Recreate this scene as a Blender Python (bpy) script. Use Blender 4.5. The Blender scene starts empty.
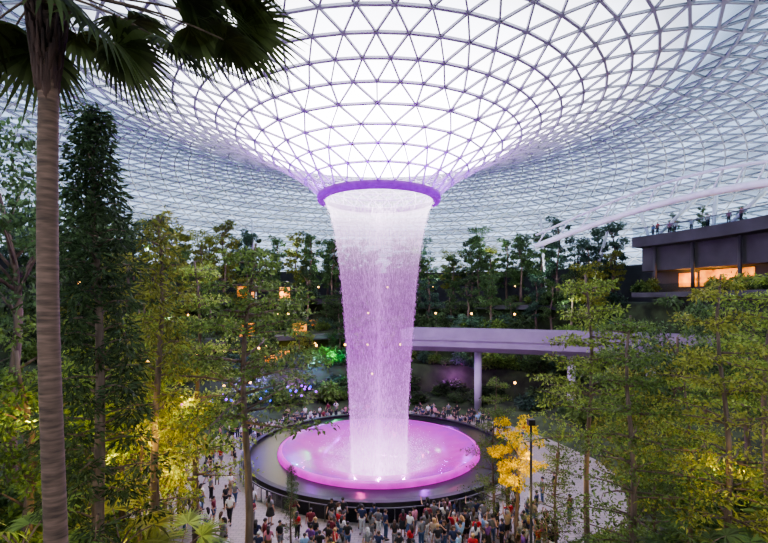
import bpy, bmesh, math, random
import numpy as np
from mathutils import Vector, Matrix
PI=math.pi
S=bpy.context.scene
C=S.collection
RND=random.Random(7)
F=450.0; CZ=14.0; HX=384.0; HY=302.0
AX,AY=-0.44,40.0
D=math.radians
def at(px,py,Y): return Vector(((px-HX)/F*Y, Y, CZ-(py-HY)/F*Y))
def pol(r,th,z=0.0): return Vector((AX+r*math.sin(th), AY+r*math.cos(th), z))
def sstep(a,b,x):
    t=min(1,max(0,(x-a)/(b-a))); return t*t*(3-2*t)
# ------------------------------------------------------------------ materials
def nt(name):
    m=bpy.data.materials.new(name); m.use_nodes=True
    n=m.node_tree.nodes; l=m.node_tree.links
    for x in list(n): n.remove(x)
    o=n.new('ShaderNodeOutputMaterial')
    return m,n,l,o
def mat(name,col,rough=.6,metal=0,scale=3.0,amt=.25,emis=None,es=0,objcol=False,bump=0,stretch=None):
    m,n,l,o=nt(name)
    b=n.new('ShaderNodeBsdfPrincipled'); l.new(b.outputs[0],o.inputs[0])
    tc=n.new('ShaderNodeTexCoord'); nz=n.new('ShaderNodeTexNoise'); nz.inputs['Scale'].default_value=scale
    nz.inputs['Detail'].default_value=4
    src=tc.outputs['Object']
    if stretch:
        mp=n.new('ShaderNodeMapping'); mp.inputs['Scale'].default_value=stretch; l.new(src,mp.inputs[0]); src=mp.outputs[0]
    l.new(src,nz.inputs['Vector'])
    mr=n.new('ShaderNodeMapRange'); mr.inputs[1].default_value=.3; mr.inputs[2].default_value=.7
    mr.inputs[3].default_value=1-amt; mr.inputs[4].default_value=1+amt
    l.new(nz.outputs['Fac'],mr.inputs[0])
    vm=n.new('ShaderNodeVectorMath'); vm.operation='SCALE'
    if objcol:
        oi=n.new('ShaderNodeObjectInfo'); l.new(oi.outputs['Color'],vm.inputs[0])
    else: vm.inputs[0].default_value=col[:3]
    l.new(mr.outputs[0],vm.inputs['Scale']); l.new(vm.outputs[0],b.inputs['Base Color'])
    b.inputs['Roughness'].default_value=rough; b.inputs['Metallic'].default_value=metal
    if emis:
        if emis=='object': l.new(vm.outputs[0],b.inputs['Emission Color'])
        else: b.inputs['Emission Color'].default_value=(*emis,1)
        em=n.new('ShaderNodeMath'); em.operation='MULTIPLY'; em.inputs[1].default_value=es; l.new(mr.outputs[0],em.inputs[0]); l.new(em.outputs[0],b.inputs['Emission Strength'])
    if bump:
        bp=n.new('ShaderNodeBump'); bp.inputs['Strength'].default_value=bump; l.new(nz.outputs['Fac'],bp.inputs['Height']); l.new(bp.outputs[0],b.inputs['Normal'])
    return m
def leafmat(name):
    m,n,l,o=nt(name)
    g=n.new('ShaderNodeNewGeometry'); oi=n.new('ShaderNodeObjectInfo')
    mr=n.new('ShaderNodeMapRange'); mr.inputs[3].default_value=.45; mr.inputs[4].default_value=1.65
    l.new(g.outputs['Random Per Island'],mr.inputs[0])
    vm=n.new('ShaderNodeVectorMath'); vm.operation='SCALE'; l.new(oi.outputs['Color'],vm.inputs[0]); l.new(mr.outputs[0],vm.inputs['Scale'])
    b=n.new('ShaderNodeBsdfPrincipled'); b.inputs['Roughness'].default_value=.5; l.new(vm.outputs[0],b.inputs['Base Color'])
    b.inputs['Specular IOR Level'].default_value=.25
    t=n.new('ShaderNodeBsdfTranslucent'); l.new(vm.outputs[0],t.inputs['Color'])
    mx=n.new('ShaderNodeMixShader'); mx.inputs[0].default_value=.42
    l.new(b.outputs[0],mx.inputs[1]); l.new(t.outputs[0],mx.inputs[2]); l.new(mx.outputs[0],o.inputs[0])
    return m
def radius_node(n,l):
    tc=n.new('ShaderNodeTexCoord'); mp=n.new('ShaderNodeMapping'); mp.inputs['Location'].default_value=(-AX,-AY,0); mp.inputs['Scale'].default_value=(1,1,0)
    l.new(tc.outputs['Object'],mp.inputs[0])
    ln=n.new('ShaderNodeVectorMath'); ln.operation='LENGTH'; l.new(mp.outputs[0],ln.inputs[0]); return tc,ln.outputs['Value']
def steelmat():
    m,n,l,o=nt('light_tinted_steel'); tc,rad_=radius_node(n,l)
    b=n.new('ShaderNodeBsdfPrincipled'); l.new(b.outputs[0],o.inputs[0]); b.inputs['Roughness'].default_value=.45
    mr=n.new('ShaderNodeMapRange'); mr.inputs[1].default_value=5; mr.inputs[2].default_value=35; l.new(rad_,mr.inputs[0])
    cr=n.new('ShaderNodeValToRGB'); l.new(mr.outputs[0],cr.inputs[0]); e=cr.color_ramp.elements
    e[0].position=0; e[0].color=(.20,.10,.27,1); e[1].position=1; e[1].color=(.36,.40,.46,1)  # purple light on the inner ribs put into the base colour
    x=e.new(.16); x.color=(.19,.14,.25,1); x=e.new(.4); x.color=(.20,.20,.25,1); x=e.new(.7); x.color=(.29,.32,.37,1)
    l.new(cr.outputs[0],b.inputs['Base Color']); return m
LEAF=leafmat('leaf')
BARK=mat('bark',(.12,.085,.065),.9,scale=6,amt=.45,bump=.4,stretch=(1,1,.2))
PALMBARK=mat('palm_bark',(.115,.072,.052),.9,scale=3.2,amt=.5,bump=.8,stretch=(.8,.8,5))
SKIRT=mat('palm_fibre',(.055,.03,.024),.95,scale=8,amt=.5,stretch=(1,1,.2))
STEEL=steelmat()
STEELW=mat('pale_grey_steel',(.75,.78,.79),.4,.0,scale=1,amt=.05)
CONC=mat('mauve_grey_concrete',(.18,.15,.20),.7,scale=.6,amt=.12)
COLM=mat('pale_column_concrete',(.40,.36,.43),.7,scale=.6,amt=.12)
DARKC=mat('dark_facade',(.045,.045,.05),.7,scale=.5,amt=.3)
SOIL=mat('planted_soil',(.03,.045,.016),.95,scale=.7,amt=.6,bump=.5)
BLACK=mat('black_stone',(.016,.015,.02),.5,scale=2,amt=.3)
DARKMETAL=mat('dark_metal',(.02,.02,.022),.4,.5,scale=4,amt=.2)
DWATER=mat('dark_water',(.010,.008,.014),.3,scale=3,amt=.3,bump=.15)
WARM=mat('warm_lit_glass',(.3,.1,.02),.5,scale=.9,amt=.8,emis=(1,.30,.02),es=1.4)
GLOBE=mat('warm_lamp_globe',(.8,.6,.3),.4,scale=5,amt=.1,emis=(1,.5,.1),es=9)
BULB=mat('coloured_bulb',(1,1,1),.4,scale=5,amt=.1,emis='object',es=2.4,objcol=True)
SKIN=mat('skin',(.36,.21,.14),.6,scale=4,amt=.1)
EYE=mat('eye_dark',(.02,.015,.012),.3)
LIP=mat('lip',(.35,.1,.09),.5)
CLOTH=mat('cloth',(1,1,1),.85,scale=12,amt=.12,objcol=True)
HAIR=mat('hair',(1,1,1),.55,scale=20,amt=.3,objcol=True)
SHOE=mat('shoe',(.05,.05,.05),.6,objcol=True,scale=9,amt=.1)
DARKCLOTH=mat('dark_trousers',(.025,.03,.045),.85,scale=12,amt=.2)
DARKHAIR=mat('dark_hair',(.015,.012,.01),.5,scale=20,amt=.3)
RAILG=mat('handrail',(.12,.12,.13),.45,.5,scale=3,amt=.1)
def paving():
    m,n,l,o=nt('paving'); b=n.new('ShaderNodeBsdfPrincipled'); l.new(b.outputs[0],o.inputs[0])
    tc=n.new('ShaderNodeTexCoord'); br=n.new('ShaderNodeTexBrick'); br.inputs['Scale'].default_value=1.0
    br.inputs['Color1'].default_value=(.29,.25,.235,1); br.inputs['Color2'].default_value=(.23,.205,.195,1); br.inputs['Mortar'].default_value=(.12,.11,.1,1)
    br.inputs['Mortar Size'].default_value=.015
    l.new(tc.outputs['Object'],br.inputs['Vector']); l.new(br.outputs['Color'],b.inputs['Base Color']); b.inputs['Roughness'].default_value=.4
    return m
PAVE=paving()
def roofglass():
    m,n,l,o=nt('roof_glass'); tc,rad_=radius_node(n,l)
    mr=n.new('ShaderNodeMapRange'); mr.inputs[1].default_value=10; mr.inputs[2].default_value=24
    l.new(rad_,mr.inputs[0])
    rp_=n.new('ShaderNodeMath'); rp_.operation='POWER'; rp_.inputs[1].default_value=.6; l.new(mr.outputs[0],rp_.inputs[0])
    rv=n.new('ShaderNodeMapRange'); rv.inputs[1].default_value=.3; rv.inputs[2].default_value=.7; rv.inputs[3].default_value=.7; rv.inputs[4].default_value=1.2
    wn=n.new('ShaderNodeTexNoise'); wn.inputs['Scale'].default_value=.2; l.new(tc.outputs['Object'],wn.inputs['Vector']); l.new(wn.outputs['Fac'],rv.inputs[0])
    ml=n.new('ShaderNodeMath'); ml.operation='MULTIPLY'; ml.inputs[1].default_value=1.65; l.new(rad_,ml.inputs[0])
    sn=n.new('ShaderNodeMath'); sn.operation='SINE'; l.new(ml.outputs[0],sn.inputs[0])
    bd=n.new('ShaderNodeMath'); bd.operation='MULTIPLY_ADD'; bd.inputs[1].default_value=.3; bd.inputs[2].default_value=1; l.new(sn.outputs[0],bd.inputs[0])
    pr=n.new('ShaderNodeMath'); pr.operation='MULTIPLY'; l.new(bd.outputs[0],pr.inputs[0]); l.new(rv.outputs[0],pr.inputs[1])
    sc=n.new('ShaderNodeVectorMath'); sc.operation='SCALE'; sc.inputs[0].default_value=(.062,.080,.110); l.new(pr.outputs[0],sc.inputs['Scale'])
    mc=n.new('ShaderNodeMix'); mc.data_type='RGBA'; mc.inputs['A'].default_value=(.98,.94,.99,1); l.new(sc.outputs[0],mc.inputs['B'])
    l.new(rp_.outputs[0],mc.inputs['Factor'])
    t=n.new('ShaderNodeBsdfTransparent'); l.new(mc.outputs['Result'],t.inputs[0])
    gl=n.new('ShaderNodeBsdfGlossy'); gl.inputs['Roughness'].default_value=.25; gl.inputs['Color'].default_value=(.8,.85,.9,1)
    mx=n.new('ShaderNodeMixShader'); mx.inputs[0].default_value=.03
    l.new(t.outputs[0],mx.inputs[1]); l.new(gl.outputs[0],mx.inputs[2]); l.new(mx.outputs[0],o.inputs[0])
    return m
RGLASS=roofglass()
def railglass():
    m,n,l,o=nt('rail_glass'); t=n.new('ShaderNodeBsdfTransparent'); t.inputs[0].default_value=(.8,.85,.88,1)
    gl=n.new('ShaderNodeBsdfGlossy'); gl.inputs['Roughness'].default_value=.1
    mx=n.new('ShaderNodeMixShader'); fr=n.new('ShaderNodeFresnel'); fr.inputs[0].default_value=1.2; l.new(fr.outputs[0],mx.inputs[0])
    l.new(t.outputs[0],mx.inputs[1]); l.new(gl.outputs[0],mx.inputs[2]); l.new(mx.outputs[0],o.inputs[0]); return m
RAILGLASS=railglass()
def water_emission(n,l,strength):  # violet light cast on the water put in as emission graded by height
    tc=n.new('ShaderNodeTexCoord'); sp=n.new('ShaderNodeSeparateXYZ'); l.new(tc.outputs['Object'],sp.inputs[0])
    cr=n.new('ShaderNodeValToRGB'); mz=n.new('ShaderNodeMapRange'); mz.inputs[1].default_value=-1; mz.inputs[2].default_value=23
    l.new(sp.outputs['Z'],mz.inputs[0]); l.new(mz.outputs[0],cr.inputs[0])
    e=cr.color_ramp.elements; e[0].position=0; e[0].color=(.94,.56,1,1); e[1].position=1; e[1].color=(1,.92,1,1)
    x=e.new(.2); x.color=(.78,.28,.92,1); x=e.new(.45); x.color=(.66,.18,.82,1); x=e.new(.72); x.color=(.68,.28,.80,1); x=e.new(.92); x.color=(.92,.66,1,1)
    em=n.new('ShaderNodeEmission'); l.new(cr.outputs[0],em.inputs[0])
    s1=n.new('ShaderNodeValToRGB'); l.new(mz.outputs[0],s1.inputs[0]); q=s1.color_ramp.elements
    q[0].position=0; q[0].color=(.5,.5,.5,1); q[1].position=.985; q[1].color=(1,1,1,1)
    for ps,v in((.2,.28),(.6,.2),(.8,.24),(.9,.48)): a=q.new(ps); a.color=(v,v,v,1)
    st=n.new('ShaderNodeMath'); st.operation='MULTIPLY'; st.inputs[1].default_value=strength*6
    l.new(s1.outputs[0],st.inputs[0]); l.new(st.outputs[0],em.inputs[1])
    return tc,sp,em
def watermat(name,scale,lo,hi,amin,amax,strength):
    m,n,l,o=nt(name); tc,sp,em=water_emission(n,l,strength)
    mp=n.new('ShaderNodeMapping'); mp.inputs['Scale'].default_value=(1,1,.05)
    l.new(tc.outputs['Object'],mp.inputs[0])
    nz=n.new('ShaderNodeTexNoise'); nz.inputs['Scale'].default_value=scale; nz.inputs['Detail'].default_value=7; nz.inputs['Roughness'].default_value=.8
    l.new(mp.outputs[0],nz.inputs['Vector'])
    n2=n.new('ShaderNodeTexNoise'); n2.inputs['Scale'].default_value=14; n2.inputs['Detail'].default_value=1
    mp2=n.new('ShaderNodeMapping'); mp2.inputs['Scale'].default_value=(1,1,.4); l.new(tc.outputs['Object'],mp2.inputs[0]); l.new(mp2.outputs[0],n2.inputs['Vector'])
    ad=n.new('ShaderNodeMath'); ad.operation='MULTIPLY_ADD'; ad.inputs[1].default_value=.35
    l.new(n2.outputs['Fac'],ad.inputs[0]); l.new(nz.outputs['Fac'],ad.inputs[2])
    mr=n.new('ShaderNodeMapRange'); mr.inputs[1].default_value=lo+.17; mr.inputs[2].default_value=hi+.17; mr.inputs[3].default_value=amin; mr.inputs[4].default_value=amax
    l.new(ad.outputs[0],mr.inputs[0])
    t=n.new('ShaderNodeBsdfTransparent'); mx=n.new('ShaderNodeMixShader')
    l.new(mr.outputs[0],mx.inputs[0]); l.new(t.outputs[0],mx.inputs[1]); l.new(em.outputs[0],mx.inputs[2]); l.new(mx.outputs[0],o.inputs[0])
    return m
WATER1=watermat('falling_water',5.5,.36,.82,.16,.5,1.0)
def dropmat():
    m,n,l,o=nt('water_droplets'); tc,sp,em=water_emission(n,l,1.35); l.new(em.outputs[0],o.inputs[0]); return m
DROP=dropmat()
RINGM=mat('purple_lit_ring',(.02,.0,.035),.9,scale=2,amt=.15,emis=(.34,.0,.66),es=.62)  # emission stands in for purple light cast on the ring
RIMM=mat('lit_bowl_rim',(.12,.01,.12),.4,scale=1.2,amt=.15,emis=(.82,.02,.70),es=.95)  # purple light on the rim put in as emission
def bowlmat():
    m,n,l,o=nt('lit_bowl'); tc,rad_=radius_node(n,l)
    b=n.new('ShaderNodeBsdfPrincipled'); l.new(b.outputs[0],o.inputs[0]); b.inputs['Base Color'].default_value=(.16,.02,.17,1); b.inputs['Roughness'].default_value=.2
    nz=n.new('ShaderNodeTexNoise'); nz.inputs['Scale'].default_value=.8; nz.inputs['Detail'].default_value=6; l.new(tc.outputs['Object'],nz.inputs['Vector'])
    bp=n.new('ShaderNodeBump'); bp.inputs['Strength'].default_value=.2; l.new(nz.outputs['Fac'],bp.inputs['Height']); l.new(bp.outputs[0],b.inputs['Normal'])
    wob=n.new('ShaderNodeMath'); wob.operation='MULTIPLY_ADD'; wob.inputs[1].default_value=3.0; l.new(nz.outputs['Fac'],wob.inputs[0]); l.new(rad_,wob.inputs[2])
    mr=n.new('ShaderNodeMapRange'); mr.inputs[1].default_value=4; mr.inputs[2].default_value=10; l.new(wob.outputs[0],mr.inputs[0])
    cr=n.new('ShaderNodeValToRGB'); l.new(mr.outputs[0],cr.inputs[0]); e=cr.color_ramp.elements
    e[0].position=0; e[0].color=(1.0,.80,1,1); e[1].position=1; e[1].color=(.40,.008,.50,1)  # projected light and pale mist put in as emission, deeper magenta outward
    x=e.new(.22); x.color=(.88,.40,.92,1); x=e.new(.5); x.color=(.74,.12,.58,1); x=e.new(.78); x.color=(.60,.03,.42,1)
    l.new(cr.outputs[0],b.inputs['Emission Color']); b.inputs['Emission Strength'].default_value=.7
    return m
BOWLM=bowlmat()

# ------------------------------------------------------------------ mesh builder
class MB:
    def __init__(s): s.v=[]; s.f=[]; s.m=[]
    def add(s,V,Fs,mi=0):
        k=len(s.v); s.v.extend([tuple(float(c) for c in p) for p in V])
        for f in Fs: s.f.append(tuple(i+k for i in f)); s.m.append(mi)
        return s
    def tube(s,P,R,n=8,mi=0,cap=True):
        P=[Vector(p) for p in P]
        if not hasattr(R,'__len__'): R=[R]*len(P)
        V=[];Fs=[]; up=None
        for i,p in enumerate(P):
            t=(P[min(i+1,len(P)-1)]-P[max(i-1,0)])
            if t.length<1e-9: t=Vector((0,0,1))
            t.normalize()
            if up is None:
                up=Vector((0,0,1)) if abs(t.z)<.9 else Vector((1,0,0))
            a=t.cross(up)
            if a.length<1e-6: a=t.orthogonal()
            a.normalize(); b=a.cross(t).normalized(); up=b
            for j in range(n):
                q=2*PI*j/n; V.append(p+(a*math.cos(q)+b*math.sin(q))*R[i])
        for i in range(len(P)-1):
            for j in range(n):
                Fs.append((i*n+j,i*n+(j+1)%n,(i+1)*n+(j+1)%n,(i+1)*n+j))
        if cap:
            Fs.append(tuple(range(n))[::-1]); Fs.append(tuple((len(P)-1)*n+j for j in range(n)))
        return s.add(V,Fs,mi)
    def box(s,c,d,rz=0,mi=0):
        c=Vector(c); M=Matrix.Rotation(rz,3,'Z'); V=[]
        for x in(-1,1):
            for y in(-1,1):
                for z in(-1,1): V.append(c+M@Vector((x*d[0]/2,y*d[1]/2,z*d[2]/2)))
        return s.add(V,[(0,1,3,2),(4,6,7,5),(0,4,5,1),(2,3,7,6),(0,2,6,4),(1,5,7,3)],mi)
    def arc(s,prof,a0,a1,n,mi=0,closed=True):
        full=abs(a1-a0)>2*PI-1e-6; k=len(prof); V=[];Fs=[]
        cnt=n if full else n+1
        for i in range(cnt):
            a=a0+(a1-a0)*i/n
            for r,z in prof: V.append(pol(r,a,z))
        kk=k if closed else k-1
        for i in range(n):
            i2=(i+1)%cnt
            for j in range(kk):
                Fs.append((i*k+j,i2*k+j,i2*k+(j+1)%k,i*k+(j+1)%k))
        if not full and closed:
            Fs.append(tuple(range(k))); Fs.append(tuple((cnt-1)*k+j for j in range(k))[::-1])
        return s.add(V,Fs,mi)
    def sweep(s,path,prof,mi=0):
        k=len(prof);V=[];Fs=[];n=len(path)
        for i,p in enumerate(path):
            t=Vector((path[min(i+1,n-1)][0]-path[max(i-1,0)][0],path[min(i+1,n-1)][1]-path[max(i-1,0)][1],0)).normalized(); nn=Vector((-t.y,t.x,0))
            for o_,z in prof: V.append(Vector((p[0],p[1],0))+nn*o_+Vector((0,0,z)))
        for i in range(n-1):
            for j in range(k): Fs.append((i*k+j,(i+1)*k+j,(i+1)*k+(j+1)%k,i*k+(j+1)%k))
        Fs.append(tuple(range(k))); Fs.append(tuple((n-1)*k+j for j in range(k))[::-1]); return s.add(V,Fs,mi)
    def blob(s,c,rad,nu=10,nv=7,mi=0,fn=None):
        V=[];Fs=[]; c=Vector(c)
        for i in range(nv+1):
            ph=PI*i/nv
            for j in range(nu):
                q=2*PI*j/nu; d=Vector((math.sin(ph)*math.cos(q),math.sin(ph)*math.sin(q),math.cos(ph)))
                p=Vector((d.x*rad[0],d.y*rad[1],d.z*rad[2]))
                if fn: p=fn(p,d)
                V.append(c+p)
        for i in range(nv):
            for j in range(nu): Fs.append((i*nu+j,(i+1)*nu+j,(i+1)*nu+(j+1)%nu,i*nu+(j+1)%nu))
        return s.add(V,Fs,mi)
    def mesh(s,name,mats,smooth=True):
        me=bpy.data.meshes.new(name); me.from_pydata(s.v,[],s.f)
        for m in (mats if isinstance(mats,(list,tuple)) else [mats]): me.materials.append(m)
        me.polygons.foreach_set('material_index',s.m)
        me.polygons.foreach_set('use_smooth',[smooth]*len(s.f)); me.update(); return me
    def build(s,name,mats,parent=None,smooth=True,loc=None):
        o=bpy.data.objects.new(name,s.mesh(name,mats,smooth)); C.objects.link(o)
        if parent: o.parent=parent
        if loc is not None: o.location=loc
        return o
def link(name,me,parent=None,col=None):
    o=bpy.data.objects.new(name,me); C.objects.link(o)
    if parent: o.parent=parent
    if col: o.color=(*col,1)
    return o
def empty(name,loc=(0,0,0),rz=0):
    o=bpy.data.objects.new(name,None); C.objects.link(o); o.location=loc; o.rotation_euler.z=rz; o.empty_display_size=.3; return o
def tag(o,label=None,cat=None,group=None,kind=None):
    if label:o['label']=label
    if cat:o['category']=cat
    if group:o['group']=group
    if kind:o['kind']=kind
    return o
def copy_tree(o,parent=None):
    c=o.copy(); C.objects.link(c)
    if parent: c.parent=parent
    for ch in list(o.children): copy_tree(ch,c)
    return c
def delete_tree(o):
    for ch in list(o.children): delete_tree(ch)
    bpy.data.objects.remove(o)

# ------------------------------------------------------------------ terrain
def terr(x,y):
    dx=x-AX; dy=y-AY; r=math.hypot(dx,dy); c=dy/max(r,1e-6)
    w=sstep(-.2,.5,c)
    back=1.2*sstep(17.5,23,r)+3.8*sstep(25,26.5,r)+4.5*sstep(32,33.5,r)+4.5*sstep(39,40.5,r)
    front=.4*max(0,r-19.5)
    return w*back+(1-w)*front
mb=MB(); nr,na=70,140; V=[];Fs=[]
for i in range(nr+1):
    r=18+(60-18)*i/nr
    for j in range(na):
        p=pol(r,2*PI*j/na); z=terr(p.x,p.y)-.06
        if i>2: z+=.12*math.sin(p.x*1.3)*math.sin(p.y*1.1)
        V.append((p.x,p.y,z))
for i in range(nr):
    for j in range(na): Fs.append((i*na+j,i*na+(j+1)%na,(i+1)*na+(j+1)%na,(i+1)*na+j))
mb.add(V,Fs); tag(mb.build('planted_hillside',SOIL),kind='structure')
mb=MB().arc([(10.8,-.3),(19.6,-.3),(19.6,0),(10.8,0)],0,2*PI,120); tag(mb.build('floor',PAVE,smooth=False),kind='structure')
# ------------------------------------------------------------------ roof
prof=[(5.3,23.4),(6.5,24.5),(8.3,25.7),(10.5,26.9),(13,28.1),(16,29.3),(19.5,30.4),(23.5,31.3),(28,31.8),(34,31.6),(40,30.5),(47,28.3),(54,25.3),(59,22.3),(62,19.5)]
def roofz(r):
    for (r0,z0),(r1,z1) in zip(prof,prof[1:]):
        if r<=r1: return z0+(z1-z0)*(r-r0)/(r1-r0)
    return 12
L=[0]
for a,b in zip(prof,prof[1:]): L.append(L[-1]+math.hypot(b[0]-a[0],b[1]-a[1]))
def rp(s):
    for i in range(len(L)-1):
        if s<=L[i+1]+1e-9:
            t=(s-L[i])/(L[i+1]-L[i]); return (prof[i][0]+t*(prof[i+1][0]-prof[i][0]),prof[i][1]+t*(prof[i+1][1]-prof[i][1]))
    return prof[-1]
NROW=38; rows=[]; N=26; off=0.0
for k in range(NROW+1):
    r,z=rp(L[-1]*k/NROW)
    dbl=False
    if k and ((N==26 and r>11) or (N==52 and r>25)):
        N*=2; off*=2; dbl=True
    elif k: off+=.5
    rows.append((r,z,N,off,dbl))
RV=[];start=[]
for r,z,n_,o_,d in rows:
    start.append(len(RV))
    for i in range(n_): RV.append(pol(r,(i+o_)*2*PI/n_,z))
RF=[];E=set()
for k in range(NROW):
    n0=rows[k][2]; n1=rows[k+1][2]; a=start[k]; b=start[k+1]
    for i in range(n0):
        if rows[k+1][4]:
            p=a+i;q=a+(i+1)%n0; c0=b+(2*i)%n1;c1=b+(2*i+1)%n1;c2=b+(2*i+2)%n1
            RF+= [(p,c1,c0),(p,q,c1),(q,c2,c1)]
        else:
            p=a+i;q=a+(i+1)%n0; c0=b+(i-1)%n1; c1=b+i
            RF+= [(p,c1,c0),(p,q,c1)]
for f in RF:
    for u,v in((f[0],f[1]),(f[1],f[2]),(f[2],f[0])): E.add((min(u,v),max(u,v)))
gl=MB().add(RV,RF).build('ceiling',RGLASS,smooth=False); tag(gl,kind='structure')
nodeN=[Vector((0,0,0)) for _ in RV]
for f in RF:
    nn=(RV[f[1]]-RV[f[0]]).cross(RV[f[2]]-RV[f[0]])
    if nn.length>0:
        nn.normalize()
        for i in f: nodeN[i]+=nn
fr=MB()
def rad(p): return math.hypot(p.x-AX,p.y-AY)
for u,v in E:
    p,q=RV[u],RV[v]; n_=(nodeN[u]+nodeN[v]).normalized(); t=(q-p).normalized(); s_=t.cross(n_).normalized()
    rr=rad(p); ring=abs(rr-rad(q))<.3
    w=(.038+.03*min(1,max(0,(rr-8)/16)))*(1.35 if ring else 1); d=.085*(1.2 if ring else 1)
    VV=[]
    for e in(p,q):
        for sx,sy in((-1,-1),(1,-1),(1,1),(-1,1)): VV.append(e+s_*w*sx+n_*d*sy)
    fr.add(VV,[(0,1,5,4),(1,2,6,5),(2,3,7,6),(3,0,4,7)])
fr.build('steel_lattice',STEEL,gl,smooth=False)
nd=MB()
for i,p in enumerate(RV):
    if rad(p)<24: nd.blob(p,(.12,.12,.12),6,4)
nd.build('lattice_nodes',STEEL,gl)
rg=empty('oculus_ring'); tag(rg,'glowing purple ring beam around the roof opening where the water falls','ring beam')
MB().arc([(5.05,22.85),(5.38,22.8),(5.48,23.1),(5.4,23.42),(5.1,23.42)],0,2*PI,72).build('ring_beam',RINGM,rg)
MB().arc([(4.78,22.85),(5.04,22.8),(5.04,23.2),(4.78,23.2)],0,2*PI,72).build('water_lip',RINGM,rg)
# ------------------------------------------------------------------ waterfall
wp=[(-1.6,2.4),(5.3,2.62),(10,2.88),(14.2,3.2),(18,3.6),(20.5,4.0),(21.7,4.3),(22.6,4.65),(23.0,4.85)]
def rw(z):
    for (z0,r0),(z1,r1) in zip(wp,wp[1:]):
        if z<=z1: return r0+(r1-r0)*max(0,(z-z0))/(z1-z0)
    return wp[-1][1]
wf=empty('waterfall'); tag(wf,'tall violet lit waterfall pouring from the round roof opening into the pool','waterfall')
P=[]
for i in range(61):
    z=-1.6+24.6*i/60; P.append((rw(z),z))
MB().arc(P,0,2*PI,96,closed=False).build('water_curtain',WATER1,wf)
mb=MB(); R2=random.Random(3)
for i in range(27000):
    th=R2.random()*2*PI
    if i<16000: z=-1.2+24.0*R2.random(); k=1+R2.gauss(0,.03); ln=R2.uniform(.03,.24); w=R2.uniform(.003,.008)
    else: z=-1.2+24.0*R2.random()**1.15; k=min(.97,abs(R2.gauss(0,.55))); ln=R2.uniform(.08,.6); w=R2.uniform(.004,.009)
    z2=max(-1.5,z-ln); p=pol(rw(z)*k,th,z); q=pol(rw(z2)*k,th,z2)
    mb.tube([p,p*.5+q*.5,q],[w*.3,w,w*.4],3,cap=False)
for i in range(7000):
    r=abs(R2.gauss(0,1.5))+1.8; th=R2.random()*2*PI; z=.1+abs(R2.gauss(0,.8)); p=pol(r,th,z); w=R2.uniform(.005,.013)
    mb.blob(p,(w,w,w*1.4),4,3)
tag(mb.build('droplets',DROP,wf),kind='stuff')
# ------------------------------------------------------------------ basin
bs=empty('fountain_basin'); tag(bs,'round black fountain pool with a glowing pink and purple inner bowl','fountain')
MB().arc([(11.3,-.3),(11.5,-.3),(11.55,.9),(11.5,1.25),(11.2,1.25)],0,2*PI,120).build('outer_wall',BLACK,bs,smooth=False)
MB().arc([(11.15,1.25),(11.6,1.25),(11.6,1.33),(11.15,1.33)],0,2*PI,120).build('coping',BLACK,bs,smooth=False)
MB().arc([(8.6,1.0),(11.3,1.1)],0,2*PI,120,closed=False).build('dark_water_ring',DWATER,bs)
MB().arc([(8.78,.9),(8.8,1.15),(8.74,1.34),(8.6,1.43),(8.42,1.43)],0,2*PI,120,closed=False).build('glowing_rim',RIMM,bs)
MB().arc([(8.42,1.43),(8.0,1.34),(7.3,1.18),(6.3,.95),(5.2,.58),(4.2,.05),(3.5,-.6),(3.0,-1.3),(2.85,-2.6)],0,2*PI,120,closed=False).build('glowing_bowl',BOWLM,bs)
rl=empty('pool_railing'); tag(rl,'glass railing with metal handrail circling the dark pool','railing')
for i in range(66):
    p=pol(11.8,i*2*PI/66,0); MB().box((0,0,.52),(.05,.05,1.04)).build('post',RAILG,rl,smooth=False,loc=p).rotation_euler.z=-i*2*PI/66
MB().arc([(11.76,1.04),(11.84,1.04),(11.84,1.1),(11.76,1.1)],0,2*PI,132).build('handrail',RAILG,rl,smooth=False)
MB().arc([(11.8,.1),(11.8,.98)],0,2*PI,132,closed=False).build('glass_panels',RAILGLASS,rl,smooth=False)

# ------------------------------------------------------------------ architecture
def slab(name,r0,r1,z0,z1,a0,a1,m,n=60):
    return tag(MB().arc([(r0,z0),(r1,z0),(r1,z1),(r0,z1)],D(a0),D(a1),n).build(name,m,smooth=False),kind='structure')
slab('wall_back',53,54,0,20,-80,75,DARKC)
slab('terrace_slab',37,49,13.6,14.5,-75,-8,DARKC); slab('terrace_slab',30,47,8.3,9.0,-70,-6,DARKC)
slab('terrace_slab',38,49,12.8,13.5,10,56,DARKC)
def lit(name,r,z0,z1,a0,a1): return tag(MB().arc([(r,z0),(r+.2,z0),(r+.2,z1),(r,z1)],D(a0),D(a1),6).build(name,WARM,smooth=False),kind='structure')
wn=1
for r,z0,z1,a0,a1 in[(36.8,14.7,16.6,-37,-33),(36.8,14.7,16.4,-26.5,-24),(29.8,9.2,11.0,-41,-37),(29.8,9.2,10.8,-26,-22),(41.2,15.9,17.6,66,69),(41.2,15.9,17.8,69.6,78),(27,5.4,6.6,-36,-32),(29.8,5.6,6.8,-30,-27),(36.8,10.0,11.0,-20,-16)]:
    lit('window_%d'%wn,r,z0,z1,a0,a1); wn+=1
br=empty('footbridge'); tag(br,'grey mauve footbridge on round columns curving right from behind the waterfall','bridge')
path=[]
for i in range(41):
    t=.2+.8*i/40; path.append(((1-t)**2*-5+2*t*(1-t)*14+t*t*33,(1-t)**2*60+2*t*(1-t)*58+t*t*45))
MB().sweep(path,[(-2.2,8.5),(-1.6,7.9),(1.6,7.9),(2.2,8.5),(2.2,9.6),(-2.2,9.6)]).build('deck',CONC,br,smooth=False)
MB().sweep(path,[(-2.3,9.3),(-2.1,9.3),(-2.1,10.6),(-2.3,10.6)]).build('near_parapet',CONC,br,smooth=False)
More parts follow.
